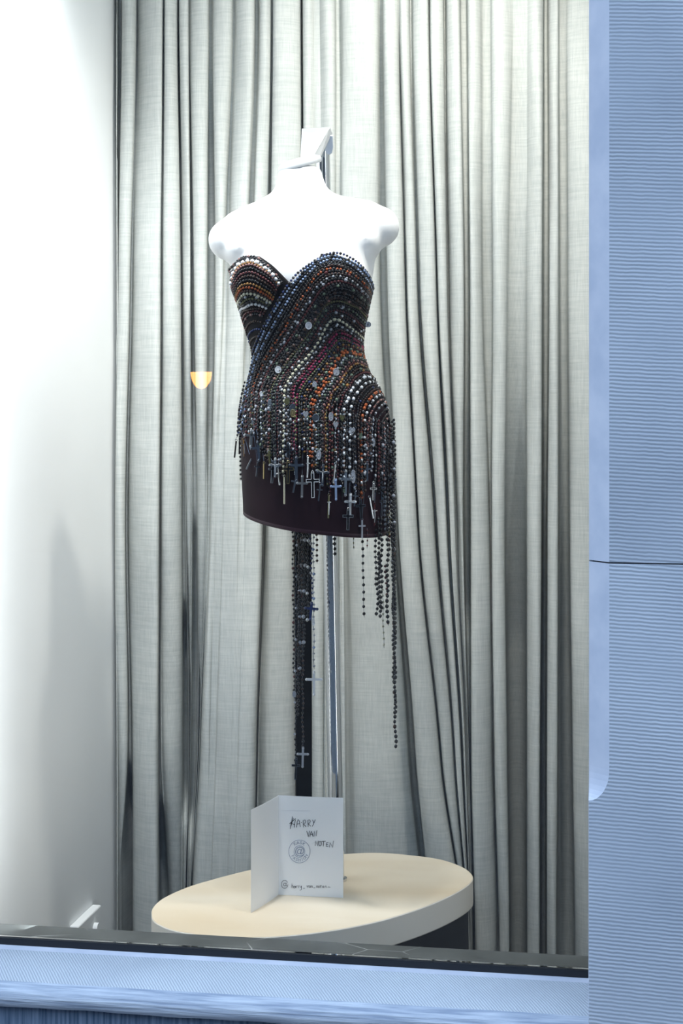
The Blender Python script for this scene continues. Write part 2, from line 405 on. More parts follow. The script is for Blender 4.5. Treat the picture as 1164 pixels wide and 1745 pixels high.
def curtain(gaps, x0, x1, seed, label, name='linen_curtain'):
    vs = []; fs = []; n = 0; rows = 64
    for r in range(rows+1):
        z = 2.92-(2.92-0.103)*r/rows
        py = HY-(z-1.55)*FPX/(YC/math.cos(PSI)*0.99)
        pr = profile(py, gaps, x0 if not callable(x0) else x0(py), x1 if not callable(x1) else x1(py), seed)
        n = len(pr)
        op = min(1, max(0, (py-560)/300)); e_ = -1 if x0 == 199 else 0
        pr[e_] = (pr[e_][0], 0.02*(1-op)+pr[e_][1]*op)
        for j, (px, d) in enumerate(pr):
            wv = 0.004*math.sin(z*5.0+j*0.35)+0.0025*math.sin(z*11+j*0.6)
            q = onY(px, py, YC+d+wv); vs.append((max(q.x, XL+0.004), q.y, z))
    for r in range(rows):
        for j in range(n-1):
            a = r*n+j; fs.append((a, a+n, a+n+1, a+1))
    o = link(name, vs, fs, M_linen, None, True)
    m = o.modifiers.new('sub', 'SUBSURF'); m.levels = 1; m.render_levels = 1
    m = o.modifiers.new('solid', 'SOLIDIFY'); m.thickness = 0.0015
    tag(o, label, 'curtain')
    return o
mid = lambda py: lev(GAPS[gi][0], py)
def lastgap(py): return lev(GAPS[gi][0], py)-lev(GAPS[gi][1], py)
# left curtain ends in the dark opening, right curtain starts in it
def opening(py): return min(1, max(0, (py-560)/300))
def half_left(py): return lev(GAPS[gi][0], py)-.3-(lev(GAPS[gi][1], py)-.3)*opening(py)
def half_right(py): return lev(GAPS[gi][0], py)+.3+(lev(GAPS[gi][1], py)-.3)*opening(py)
curtain(GAPS[:gi], 199, lambda py: half_left(py), 3, 'grey linen curtain in narrow folds next to the white left wall')
curtain(GAPS[gi+1:], lambda py: half_right(py), 1085, 11, 'grey linen curtain in deep folds next to the blue stone pillar')

# ================================================================= TABLE
ZT = 0.51
rim = [(258,1556),(263,1570),(289,1583),(322,1590),(368,1595),(438,1597),(520,1591),(600,1579),(668,1563),(736,1540),(784,1517),(805,1500),(803,1488),(786,1476),(750,1464),(700,1457),(650,1453),(600,1454),(540,1460),(480,1470),(425,1482),(370,1496),(320,1511),(280,1529),(262,1544)]
def catmull(pts, n=6, closed=True):
    out = []; N = len(pts)
    rng = range(N if closed else N-1)
    for i in rng:
        p0, p1, p2, p3 = [Vector(pts[(i+k) % N]) if closed else Vector(pts[min(max(i+k,0),N-1)]) for k in (-1,0,1,2)]
        for j in range(n):
            t = j/n
            out.append(0.5*((2*p1)+(p2-p0)*t+(2*p0-5*p1+4*p2-p3)*t*t+(3*p1-p0-3*p2+p3)*t**3))
    if not closed: out.append(Vector(pts[-1]))
    return out
rp = [onZ(x, y, ZT) for x, y in rim]
rp = catmull([(p.x, p.y, 0) for p in rp], 6)
tc = sum(rp, Vector())/len(rp)
table = empty('oval_table', (tc.x, tc.y, 0.10))
tag(table, 'pale wooden oval display table with a thick rounded top, standing before the grey curtains', 'table')
N = len(rp); vs = [(p.x, p.y, ZT) for p in rp]+[(p.x, p.y, ZT-0.058) for p in rp]
fs = [tuple(range(N)), tuple(range(2*N-1, N-1, -1))]+[(i, i+N, (i+1) % N+N, (i+1) % N) for i in range(N)]
o = link('tabletop', vs, fs, [M_top, M_edge], table, False, [0, 1]+[1]*N)
bm = bmesh.new(); bm.from_mesh(o.data); bmesh.ops.recalc_face_normals(bm, faces=bm.faces); bm.to_mesh(o.data); bm.free()
smooth_by_angle(o, 50); bevel(o, 0.0025)
dv = [tc+(Vector((p.x, p.y, 0))-tc)*0.97 for p in rp]
vs = [(p.x, p.y, ZT-0.058) for p in dv]+[(p.x, p.y, 0.1) for p in dv]
fs = [tuple(range(N)), tuple(range(2*N-1, N-1, -1))]+[(i, i+N, (i+1) % N+N, (i+1) % N) for i in range(N)]
o = link('shade_void_base', vs, fs, M_dark, table)  # black body stands in for the shadowed void under the tabletop
bm = bmesh.new(); bm.from_mesh(o.data); bmesh.ops.recalc_face_normals(bm, faces=bm.faces); bm.to_mesh(o.data); bm.free(); smooth_by_angle(o, 50)

# ================================================================= FOLDED CARD
b0, b1, b2 = onZ(428,1556,ZT), onZ(475,1525,ZT), onZ(585,1530.5,ZT)
hC = 0.2065
card = empty('folded_card', (b1.x, b1.y, ZT))
tag(card, 'white folded card with black handwriting and a round stamp, standing on the table', 'card')
def panel(name, a, b, top_in=Vector((0,0,0))):
    d = (b-a).normalized(); nrm = Vector((d.y, -d.x, 0)); th = 0.0005
    vs = []; n = 6
    for i in range(n+1):
        t = i/n; bow = nrm*0.002*math.sin(math.pi*t)
        for zz in (ZT+0.0006, ZT+hC): vs += [a.lerp(b, t)+bow+Vector((0,0,zz-ZT))]
    for v in list(vs): vs.append(v-nrm*th)
    M2 = 2*(n+1); fs = []
    for i in range(n):
        q = (2*i, 2*i+2, 2*i+3, 2*i+1); fs.append(q); fs.append(tuple(M2+j for j in q[::-1]))
        fs.append((2*i, M2+2*i, M2+2*i+2, 2*i+2)); fs.append((2*i+1, 2*i+3, M2+2*i+3, M2+2*i+1))
    fs += [(0,1,M2+1,M2), (2*n,M2+2*n,M2+2*n+1,2*n+1)]
    return link(name, vs, fs, M_paper, card)
panel('card_panel', b0, b1); front = panel('card_panel', b1, b2)
dC = (b2-b1).normalized(); nC = Vector((dC.y, -dC.x, 0)); LC = (b2-b1).length
def cpt(zx, zy, off=0.0004):
    u = (zx-378)/597; yb = 1028+32*u; yt = 130+35*u; v = (yb-zy)/(yb-yt)
    return b1 + dC*(u*LC) + nC*(off+0.002*math.sin(math.pi*min(max(u,0),1))) + Vector((0,0,v*hC))
def strokes(name, lst, m, w=0.00058):
    k = MB()
    for s in lst: k.tube([cpt(*p) for p in s], w, 5)
    return k.build(name, m, front)
def arc(cx, cy, rx, ry, a0, a1, n=20): return [(cx+rx*math.cos(math.radians(a0+(a1-a0)*i/n)), cy+ry*math.sin(math.radians(a0+(a1-a0)*i/n))) for i in range(n+1)]
strokes('handwritten_name', [
 [(508,322),(497,375),(486,432)], [(536,340),(505,368),(478,386)], [(516,335),(490,415)], [(482,380),(512,388),(530,400)], [(534,350),(524,420)],
 [(545,420),(550,370),(560,350),(572,362),(580,415)], [(548,390),(578,386)], [(588,376),(594,377)],
 [(609,420),(607,360),(622,354),(632,366),(624,384),(609,389),(634,415)],
 [(652,415),(650,358),(665,353),(675,366),(666,383),(652,387),(678,412)], [(694,355),(705,380)], [(719,352),(705,385),(692,412)],
 [(640,455),(648,485),(653,506),(661,475),(668,452)], [(668,506),(678,470),(685,455),(691,475),(697,503)], [(672,486),(694,483)],
 [(706,503),(708,458),(728,500),(734,450)],
 [(718,585),(722,545),(740,588),(746,543)], arc(763,568,12,20,-80,285), [(775,550),(814,547)], [(796,550),(793,592)],
 [(840,559),(822,562),(819,596),(839,594)], [(820,578),(835,577)], [(850,602),(853,560),(878,605),(886,547)]], M_ink)
bl = 964
strokes('handwritten_handle', [
 arc(434,932,31,36,25,330), arc(436,934,12,13,0,350), [(449,918),(447,945),(458,948),(466,935)],
 [(503,925),(500,bl)], [(501,950),(508,943),(514,948),(515,bl)], arc(527,956,7,8,0,340), [(535,946),(536,bl)],
 [(545,bl),(544,948),(553,944)], [(562,bl),(560,948),(569,944)], [(577,945),(578,958),(588,958),(592,944)], [(592,944),(590,980),(578,985)],
 [(608,968),(622,967)], [(640,942),(646,960),(655,940)], arc(666,954,7,8,0,340), [(674,944),(675,962)], [(682,962),(682,945),(690,943),(693,962)],
 [(702,964),(718,962)], [(730,963),(730,946),(738,944),(742,963)], arc(753,955,7,8,0,350), [(770,938),(769,964),(776,963)], [(764,948),(778,947)],
 [(786,957),(798,955),(795,946),(787,950),(787,962),(800,964)], [(808,964),(808,950),(820,948),(818,958),(826,963)], [(836,962),(838,956),(846,958),(858,961)]], M_ink, 0.00042)
strokes('faint_print_line', [[(410+i*22,262+i*0.6+random.uniform(-3,3)),(420+i*22,272+i*0.6),(426+i*22,263+i*0.6)] for i in range(12)], M_faint, 0.00025)
strokes('stamp_ring', [arc(572,636,99,103,0,360,48), arc(572,636,50,52,0,360,36)], M_stamp, 0.00045)
def glyph(name, ch, cx, cy, h, ang, m):
    c = bpy.data.curves.new('glyph', 'FONT'); c.body = ch; c.size = 1.0; c.align_x = 'CENTER'; c.align_y = 'CENTER'; c.resolution_u = 3
    t = bpy.data.objects.new('glyph', c); COL.objects.link(t)
    bpy.context.view_layer.update()
    me = bpy.data.meshes.new_from_object(t.evaluated_get(bpy.context.evaluated_depsgraph_get()))
    vs = [v.co.copy() for v in me.vertices]; fs = [tuple(p.vertices) for p in me.polygons]
    bpy.data.objects.remove(t); bpy.data.curves.remove(c); bpy.data.meshes.remove(me)
    ca, sa = math.cos(ang), math.sin(ang)
    wv = []
    for v in vs:
        x, y = v.x*h, v.y*h
        wv.append(cpt(cx+x*ca-y*sa, cy-(x*sa+y*ca), 0.0006))
    return wv, fs
k = MB()
for i, ch in enumerate('KASK'):
    a = math.radians(122-i*21.5)
    k.add(*glyph('g', ch, 572+75*math.cos(a), 636-78*math.sin(a), 40, a-math.pi/2, None))
for i, ch in enumerate('FASHION'):
    a = math.radians(212+i*19.5)
    k.add(*glyph('g', ch, 572+75*math.cos(a), 636-78*math.sin(a), 38, a+math.pi/2, None))
k.build('stamp_letters', M_stamp, front)
k = MB(); k.add(*glyph('g', '@', 574, 634, 92, 0, None)); k.build('stamp_symbol', M_stamp, front)

# ================================================================= DRESS FORM
DB = 3.46                                    # body axis distance
SC = DB/FPX
RINGS = [(284,476,546,35),(300,474,550,36),(318,470,556,38),(330,462,568,42),(340,444,600,49),(352,421,630,57),(370,400,648,66),(400,392,644,76),
         (440,391,640,84),(480,400,634,88),(520,411,624,84),(560,423,616,78),(590,433,613,74),(610,436,615,74),(640,430,626,80),(670,423,641,88),
         (700,418,653,94),(740,416,659,98),(800,418,658,98),(862,423,651,94)]
k = MB(); NR = 48; vs = []; fs = []
for y, l, r, b in RINGS:
    cx = (l+r)/2; a = (r-l)/2
    for i in range(NR):
        th = 2*math.pi*i/NR; c, s = math.cos(th), math.sin(th)
        ex = 0.88
        X = cx+a*math.copysign(abs(c)**ex, c); D = b*math.copysign(abs(s)**ex, s)
        vs.append(P(X, y, DB)+FW*(-D*SC))
n = len(RINGS)
for j in range(n-1):
    for i in range(NR): fs.append((j*NR+i, (j+1)*NR+i, (j+1)*NR+(i+1) % NR, j*NR+(i+1) % NR))
fs.append(tuple(range(NR))); fs.append(tuple((n-1)*NR+i for i in range(NR-1,-1,-1)))
k.add(vs, fs)
def ellipsoid(k, c, rx, ry, rz, nu=20, nv=12, m=0):
    vs = [c+UP*rz]
    for i in range(1, nv):
        ph = math.pi*i/nv
        for j in range(nu):
            th = 2*math.pi*j/nu
            vs.append(c+RT*(rx*math.sin(ph)*math.cos(th))+FW*(ry*math.sin(ph)*math.sin(th))+UP*(rz*math.cos(ph)))
    vs.append(c-UP*rz); L = len(vs)-1
    fs = [(0, 1+j, 1+(j+1) % nu) for j in range(nu)]
    for i in range(nv-2):
        for j in range(nu): fs.append((1+i*nu+j, 1+(i+1)*nu+j, 1+(i+1)*nu+(j+1) % nu, 1+i*nu+(j+1) % nu))
    fs += [(L, 1+(nv-2)*nu+(j+1) % nu, 1+(nv-2)*nu+j) for j in range(nu)]
    k.add(vs, fs, m)
def EL(x, y, dd, rx, ry, rz): ellipsoid(k, P(x, y, DB)+FW*(dd*SC), rx*SC, ry*SC, rz*SC)
EL(392,409,0,38,42,36); EL(416,398,0,44,50,42); EL(440,384,0,50,52,38)
EL(642,387,0,40,42,37); EL(618,382,0,46,50,42); EL(594,374,0,50,52,38)
EL(414,426,-8,34,54,34); EL(624,412,-8,28,52,34)
EL(440,484,-50,42,48,44); EL(572,480,-52,54,52,50)      # bust
EL(470,362,-46,34,8,9); EL(560,356,-44,42,8,9)          # collar bones
tmp = k.build('tmp', M_form)
bm = bmesh.new(); bm.from_mesh(tmp.data); bmesh.ops.recalc_face_normals(bm, faces=bm.faces); bm.to_mesh(tmp.data); bm.free()
m = tmp.modifiers.new('r', 'REMESH'); m.mode = 'VOXEL'; m.voxel_size = 0.0045; m.use_smooth_shade = True
m = tmp.modifiers.new('s', 'SMOOTH'); m.factor = 0.6; m.iterations = 20
bpy.context.view_layer.update()
dg = bpy.context.evaluated_depsgraph_get()
me = bpy.data.meshes.new_from_object(tmp.evaluated_get(dg))
tl = tmp.location.copy()
bvs = [v.co+tl for v in me.vertices]; bfs = [tuple(p.vertices) for p in me.polygons]
bpy.data.objects.remove(tmp)

PD = 3.62                                    # pole distance
pb, pt = P(574.5, HY+ (1.55-ZT)/PD*FPX, PD), P(549, 226, PD)
form = empty('dress_form', (pb.x, pb.y, ZT))
tag(form, 'white armless female dress form on a chrome pole, wearing the dress', 'mannequin')
torso = link('torso', bvs, bfs, M_form, form, True)
k = MB(); k.tube([pb, pt], 0.0160, 32); o = k.build('pole', M_chrome, form, False); smooth_by_angle(o, 50)
k = MB(); k.tube([pb+UP*0.0003, pb+UP*0.006], 0.021, 32); o = k.build('pole_foot', M_chrome, form); smooth_by_angle(o, 50)
# oval neck cap, tilted a little to the front
k = MB(); vs = []; fs = []; q = 36
prof_c = [(1.0, 0), (1.03, 3), (1.02, 8), (0.93, 12), (0.7, 15), (0.3, 16.5)]
for s_, h_ in prof_c:
    for i in range(q):
        th = 2*math.pi*i/q
        X = 511+36*s_*math.cos(th); D = 35*s_*math.sin(th)
        vs.append(P(X, 284-h_-9*math.cos(th)*s_+5*math.sin(th)*s_+1, DB)+FW*(-D*SC))
for j in range(len(prof_c)-1):
    for i in range(q): fs.append((j*q+i, j*q+(i+1) % q, (j+1)*q+(i+1) % q, (j+1)*q+i))
fs.append(tuple((len(prof_c)-1)*q+i for i in range(q))); fs.append(tuple(range(q-1,-1,-1)))
k.add(vs, fs); o = k.build('neck_cap', M_cap, form); smooth_by_angle(o, 50)
# bent sheet bracket from the cap over the head of the pole
def sheet(name, quad_pts, m, th=0.0018):
    a = [Vector(p) for p in quad_pts]; nrm = (a[1]-a[0]).cross(a[2]-a[0]).normalized()
    vs = a+[p-nrm*th for p in a]; n = len(a)
    fs = [tuple(range(n)), tuple(range(2*n-1, n-1, -1))]+[(i, i+n, (i+1) % n+n, (i+1) % n) for i in range(n)]
    o = link(name, vs, fs, m, form)
    bm = bmesh.new(); bm.from_mesh(o.data); bmesh.ops.recalc_face_normals(bm, faces=bm.faces); bm.to_mesh(o.data); bm.free()
    return o
sheet('bracket_plate', [P(514.5,219.5,3.47), P(561,217,3.56), P(532,268,3.47), P(512,272,3.455)], M_cap)
sheet('bracket_flange', [P(532,268,3.475), P(561,217,3.565), P(565,227,3.60), P(541,276,3.50)], M_cap)
k = MB(); k.tube([P(549,231,3.60), P(549,238,3.60)], 0.019, 24); o = k.build('pole_collar', M_steel, form); smooth_by_angle(o, 50)
k = MB(); p0 = P(560, 236, 3.58)
vs = [P(554,233,3.585), P(567,231,3.585), P(568,252,3.585), P(566,261,3.585), P(561,264.5,3.585), P(556,262,3.585), P(554,256,3.585)]
o = sheet('clamp_plate', vs, M_steel, 0.006); bevel(o, 0.0012)
k = MB(); k.tube([P(560,226,3.59)+RT*(0.0085*math.cos(a/10*math.pi))+UP*(0.012*math.sin(a/10*math.pi)-0.014) for a in range(0,11)], 0.0012, 8); k.build('wire_loop', M_steel, form, True)

# ================================================================= DRESS
hemz = P(540, 905, DB).z
dress = empty('bead_dress', P(535, 905, DB))
tag(dress, 'strapless dark mini dress of rosary beads and hanging crosses over an aubergine skirt', 'dress')
# skirt shell
def hem_y(x, front): return 873+(x-416)/239*33+(12 if front > 0 else -10)*abs(front)
SR = [(640,428,628,84),(670,420,645,92),(700,415,656,98),(740,412,662,102),(800,413,664,104),(860,416,660,104),(1000,417,658,104)]
def srow(y):
    for i in range(len(SR)-1):
        if y <= SR[i+1][0]:
            t = max(0, (y-SR[i][0])/(SR[i+1][0]-SR[i][0])); return [SR[i][q_]+(SR[i+1][q_]-SR[i][q_])*t for q_ in (1,2,3)]
    return SR[-1][1:]
vs = []; fs = []; NS = 72; rows = 26; fmi = []
for j in range(rows+1):
    t = j/rows if j < rows-1 else (0.955 if j == rows-1 else 1.0)
    t = j/(rows-2)*0.955 if j <= rows-2 else (0.975 if j == rows-1 else 1.0)
    for i in range(NS):
        th = 2*math.pi*i/NS; c, s = math.cos(th), math.sin(th)
        xg = 537+121*c; yh = hem_y(xg, s); y = 645+(yh-645)*t
        l, r, b = srow(y); cx = (l+r)/2; a = (r-l)/2
        X = cx+a*math.copysign(abs(c)**0.88, c); D = b*math.copysign(abs(s)**0.88, s)
        vs.append(P(X, y, DB)+FW*(-D*SC))
for j in range(rows):
    for i in range(NS): fs.append((j*NS+i, (j+1)*NS+i, (j+1)*NS+(i+1) % NS, j*NS+(i+1) % NS)); fmi.append(1 if j >= rows-1 else 0)
skv, skf = vs, fs
sk = link('skirt', vs, fs, [M_skirt, M_hem], dress, True, fmi)
m = sk.modifiers.new('solid', 'SOLIDIFY'); m.thickness = 0.002; m.offset = -1

allv = bvs+list(skv); allf = bfs+[tuple(i+len(bvs) for i in f) for f in skf]
BV = BVHTree.FromPolygons(allv, allf)
BT = BVHTree.FromPolygons(bvs, bfs)
def axis_pt(py):
    rows_ = RINGS
    y = min(max(py, rows_[0][0]), rows_[-1][0])
    for i in range(len(rows_)-1):
        if y <= rows_[i+1][0]:
            t = (y-rows_[i][0])/(rows_[i+1][0]-rows_[i][0]); cx = (rows_[i][1]+rows_[i][2])/2*(1-t)+(rows_[i+1][1]+rows_[i+1][2])/2*t
            return P(cx, py, DB)
    return P(537, py, DB)
def radial(th, py, off):      # th=0 image right, 90 deg toward the camera
    c = axis_pt(py); d = RT*math.cos(th)-FW*math.sin(th)
    h = BV.ray_cast(c+d*0.4, -d)
    if h[0] is None: return c+d*(0.12+off)
    return h[0]+d*off
# black cloth bodice under the beads
TOPE = [(396,480),(402,458),(411,443),(424,439),(436,440),(457,456),(485,481),(501,471),(525,450),(556,436),(581,437),(606,456),(625,477),(634,496)]
def top_edge(x):
    if x <= TOPE[0][0]: return TOPE[0][1]
    for i in range(len(TOPE)-1):
        if x <= TOPE[i+1][0]:
            t = (x-TOPE[i][0])/(TOPE[i+1][0]-TOPE[i][0]); return TOPE[i][1]*(1-t)+TOPE[i+1][1]*t
    return TOPE[-1][1]
vs = []; fs = []; NB = 120; rows = 40
for j in range(rows+1):
    for i in range(NB):
        th = 2*math.pi*i/NB; c, s = math.cos(th), math.sin(th)
        x = 515+119*c
        yt = top_edge(x)+(11 if 488 < x < 556 else 4) if s >= 0 else 488+12*abs(s)+(0)
        if s < 0:
            e = 480+4 if c < 0 else 500; yt = e*(1-min(1, -s*3))+500*min(1, -s*3)
        y = yt+(690-yt)*j/rows
        vs.append(radial(th, y, 0.0035))
for j in range(rows):
    for i in range(NB): fs.append((j*NB+i, (j+1)*NB+i, (j+1)*NB+(i+1) % NB, j*NB+(i+1) % NB))
bod = link('bodice', vs, fs, M_cloth, dress, True)
m = bod.modifiers.new('solid', 'SOLIDIFY'); m.thickness = 0.002; m.offset = -1

# --- beads
BC = {
 'black': ((0.010,0.010,0.012),.25,0), 'jet': ((0.02,0.018,0.02),.15,0), 'brown': ((0.030,0.012,0.007),.35,0), 'oxblood': ((0.07,0.010,0.012),.3,0),
 'navy': ((0.02,0.035,0.12),.25,0), 'iceblue': ((0.24,0.32,0.50),.25,0), 'white': ((0.66,0.68,0.72),.3,0), 'cream': ((0.50,0.48,0.36),.35,0),
 'orange': ((0.34,0.075,0.016),.3,0), 'amber': ((0.26,0.13,0.03),.3,0), 'magenta': ((0.22,0.012,0.06),.3,0), 'rose': ((0.25,0.13,0.12),.35,0),
 'green': ((0.12,0.17,0.12),.3,0), 'silver': ((0.55,0.58,0.62),.3,1), 'pearl': ((0.34,0.36,0.41),.3,0), 'olive': ((0.10,0.10,0.04),.4,0), 'brass': ((0.45,0.36,0.18),.35,1), 'darksteel': ((0.16,0.19,0.24),.35,1)}
BM = {k_: mat(k_+'_bead', c, r, me_, 0.5) for k_, (c, r, me_) in BC.items()}
M_chain = BM['darksteel']
# low icosphere
bm = bmesh.new(); bmesh.ops.create_icosphere(bm, subdivisions=1, radius=1.0); bm.verts.ensure_lookup_table()
SPv = [v.co.copy() for v in bm.verts]; SPf = [tuple(v.index for v in f.verts) for f in bm.faces]; bm.free()
def add_bead(k, c, r, t, m=0, el=1.0):
    # elongated along t
    vs = []
    for v in SPv:
        p = v*r; p = p+t*(p.dot(t)*(el-1)); vs.append(c+p)
    k.add(vs, SPf, m)
def beadline(name, pts, col, sp, r, parent=None, accent=None, ae=0, el=1.0, chain=True, label=None, r_jit=0.08):
    """beads strung on a thin chain along world points"""
    k = MB(); mats = [BM[col], BM[accent or col], M_chain]
    L = [0]
    for a, b in zip(pts, pts[1:]): L.append(L[-1]+(b-a).length)
    if L[-1] < sp: return None
    if chain: k.tube(pts, 0.0005, 4, 2)
    n = max(2, int(L[-1]/sp)); j = 0
    for i in range(n):
        s = (i+0.5)*L[-1]/n
        while j < len(L)-2 and L[j+1] < s: j += 1
        t = (s-L[j])/max(L[j+1]-L[j], 1e-9); c = pts[j].lerp(pts[j+1], t); d = (pts[j+1]-pts[j]).normalized()
        acc = ae and (i % ae == ae-1)
        add_bead(k, c, r*random.uniform(1-r_jit, 1+r_jit)*(1.2 if acc else 1), d, 1 if acc else 0, el)
    o = k.build(name, mats, parent or dress, True, origin=pts[0])
    if label: o['label'] = label
    return o
def resample(pts, n):
    pts = catmull([(p[0], p[1]) for p in pts], 8, closed=False)
    L = [0]
    for a, b in zip(pts, pts[1:]): L.append(L[-1]+(b-a).length)
    out = []; j = 0
    for i in range(n+1):
        s = L[-1]*i/n
        while j < len(L)-2 and L[j+1] < s: j += 1
        t = (s-L[j])/max(L[j+1]-L[j], 1e-9); out.append(pts[j].lerp(pts[j+1], min(t,1)))
    return out
def cast(px, py, off):
    r = ray(px, py).normalized(); h = BV.ray_cast(CAM, r)
    if h[0] is not None and abs(h[1].dot(r)) > 0.12:
        n = h[1] if h[1].dot(r) < 0 else -h[1]
        return h[0]+n*off
    q = axis_pt(py); t = (q-CAM).dot(FW); p = P(px, py, t-0.01); h = BV.find_nearest(p, 0.06)
    if h[0] is None: return None
    c = axis_pt(py); n = h[1]
    if n.dot(h[0]-c) < 0: n = -n
    return h[0]+n*off
def drape(path, off, last=None):
    """image-traced path laid on the body surface; where it leaves the body it keeps its distance"""
    out = []; cur = None
    for p in path:
        q = cast(p[0], p[1], off)
        if q is None:
            if cur is None: cur = DB-0.02
            q = P(p[0], p[1], cur)
        cur = (q-CAM).dot(FW); out.append(q)
    return out
KEYS = [
 (0.00, [(634,496),(626,474),(608,452),(581,437),(556,437),(528,451),(502,472),(478,506),(454,552),(435,602),(427,650)]),
 (0.10, [(631,512),(620,488),(600,468),(578,458),(556,460),(532,480),(508,516),(484,560),(462,600),(443,640),(434,665)]),
 (0.22, [(629,530),(614,508),(594,492),(570,490),(549,508),(525,546),(500,585),(478,618),(460,650),(452,670),(450,680)]),
 (0.40, [(620,580),(609,572),(591,556),(572,542),(558,549),(541,582),(524,608),(506,630),(493,648),(486,662),(485,675)]),
 (0.52, [(619,600),(606,586),(590,576),(574,574),(560,590),(548,608),(532,628),(518,645),(508,660),(504,672),(504,685)]),
 (0.64, [(624,617),(610,608),(592,603),(580,606),(572,622),(564,640),(554,658),(545,672),(538,684),(535,694),(535,704)]),
 (0.74, [(632,640),(620,627),(606,622),(594,628),(584,645),(575,658),(568,670),(562,682),(558,692),(556,702),(555,712)]),
 (0.85, [(650,664),(638,653),(624,650),(612,657),(603,668),(597,678),(594,688),(592,698),(591,708),(591,716),(591,722)]),
 (0.93, [(661,690),(652,677),(642,675),(633,683),(626,694),(622,704),(620,714),(619,722),(618,730),(618,738),(618,746)]),
 (1.00, [(671,728),(668,716),(662,710),(655,714),(650,722),(647,730),(646,738),(645,745),(645,752),(645,758),(645,764)]),
]
KR = [(s, resample(p, 40)) for s, p in KEYS]
def fam(s):
    for i in range(len(KR)-1):
        if s <= KR[i+1][0]+1e-9:
            t = (s-KR[i][0])/(KR[i+1][0]-KR[i][0]); return [a.lerp(b, t) for a, b in zip(KR[i][1], KR[i+1][1])]
# where each hanging end stops (px), from left to right
ENDS = [(404,745),(420,748),(440,752),(452,786),(470,782),(485,812),(505,778),(524,780),(535,806),(550,795),(562,846),(572,820),(589,806),(597,846),(615,852),(626,790),(638,858),(650,842),(662,870),(672,890)]
def end_y(x):
    if x <= ENDS[0][0]: return ENDS[0][1]
    for i in range(len(ENDS)-1):
        if x <= ENDS[i+1][0]:
            t = (x-ENDS[i][0])/(ENDS[i+1][0]-ENDS[i][0]); return ENDS[i][1]*(1-t)+ENDS[i+1][1]*t
    return 890
COLS = [(0.0,'navy'),(0.015,'iceblue'),(0.03,'black'),(0.045,'iceblue'),(0.06,'rose'),(0.075,'black'),(0.09,'cream'),(0.105,'orange'),(0.12,'black'),(0.135,'brown'),
 (0.15,'pearl'),(0.165,'black'),(0.18,'oxblood'),(0.195,'amber'),(0.21,'black'),(0.225,'green'),(0.24,'cream'),(0.255,'black'),(0.27,'brown'),(0.285,'olive'),(0.30,'black'),(0.315,'green'),(0.33,'jet'),
 (0.345,'oxblood'),(0.36,'black'),(0.375,'brown'),(0.39,'black'),(0.405,'cream'),(0.42,'black'),(0.435,'jet'),(0.45,'pearl'),(0.465,'black'),(0.48,'oxblood'),(0.50,'magenta'),(0.515,'black'),(0.53,'magenta'),
 (0.545,'olive'),(0.56,'black'),(0.575,'amber'),(0.59,'brown'),(0.605,'black'),(0.62,'orange'),(0.635,'orange'),(0.65,'black'),(0.665,'pearl'),(0.68,'green'),(0.695,'black'),(0.71,'rose'),(0.725,'oxblood'),(0.74,'amber'),
 (0.755,'black'),(0.77,'brown'),(0.785,'black'),(0.80,'oxblood'),(0.815,'black'),(0.83,'white'),(0.845,'black'),(0.86,'white'),(0.875,'pearl'),(0.89,'black'),(0.90,'brown'),(0.915,'orange'),(0.93,'white'),(0.945,'rose'),(0.96,'jet'),(0.975,'black'),(0.99,'jet'),(1.0,'black')]
hang = []
DIM = {'iceblue','rose','cream','orange','amber','green','magenta','pearl','navy','white'}
for idx, (s, col) in enumerate(COLS):
    path = fam(s)
    f1, f2, am = random.uniform(.25,.6), random.uniform(0,6), random.uniform(.4,1.3)
    path = [Vector((p.x+am*math.sin(f1*q_+f2), p.y+am*math.cos(f1*1.3*q_+f2))) for q_, p in enumerate(path)]
    hx = path[-1].x; hy0 = path[-1].y
    ye = end_y(hx)+random.uniform(-14, 6)
    if s < 0.2: ye = 735+random.uniform(-6, 12)
    sway = random.uniform(-1.5, 1.5)
    if s < 0.1: sway -= 22*(1-s/0.1)
    elif s < 0.2: sway -= 5
    nn = max(4, int((ye-hy0)/7))
    down = [Vector((hx+sway*(i/nn), hy0+(ye-hy0)*i/nn)) for i in range(1, nn+1)]
    pts = drape(list(path)+down, 0.0062)
    # tail round the side of the body, from the silhouette to the back
    c0 = (path[0].x, path[0].y)
    tail = []
    for i in range(1, 13):
        th = -math.pi*0.5*i/12+0.15
        tail.append(radial(th, c0[1]+6+22*(i/12), 0.0062))
    pts2 = list(reversed(tail))+pts
    big = col in ('cream', 'orange', 'white') and s > 0.2
    small = col in ('olive', 'jet') or (s > 0.8 and col != 'orange')
    r = 0.0036 if big else (0.0024 if small else 0.0029)
    sp = 0.0098 if (col == 'cream' and s > 0.2) else r*2.35
    acc = None; ae = 0
    if col in ('black', 'jet', 'brown') and random.random() < 0.6: acc = random.choice(['pearl', 'green', 'oxblood', 'amber', 'silver', 'brown', 'navy', 'rose']); ae = random.choice([3, 5, 7, 10])
    key = col in ('orange','magenta') or (col == 'white') or (col == 'cream' and abs(s-0.405) < .01) or (col == 'iceblue')
    if col in DIM and not key:
        if random.random() < 0.35: col = random.choice(['black','brown','jet','oxblood'])
        acc = random.choice(['black','jet','brown']); ae = random.choice([2,2,3,3,4])
    elif key and col in ('orange','magenta','iceblue'): acc = 'black'; ae = random.choice([3,4,5])
    if col == 'white' and s > 0.8: acc = 'black'; ae = random.choice([2,3])
    if col == 'cream' and s > 0.2: o = beadline('rosary_string', pts2, col, sp, r, None, None, 0, 1.25)
    else: o = beadline('rosary_string', pts2, col, sp, r, None, acc, ae, random.choice([1.0, 1.0, 1.25]))
    hang.append((pts[-1], o, down[-1]))
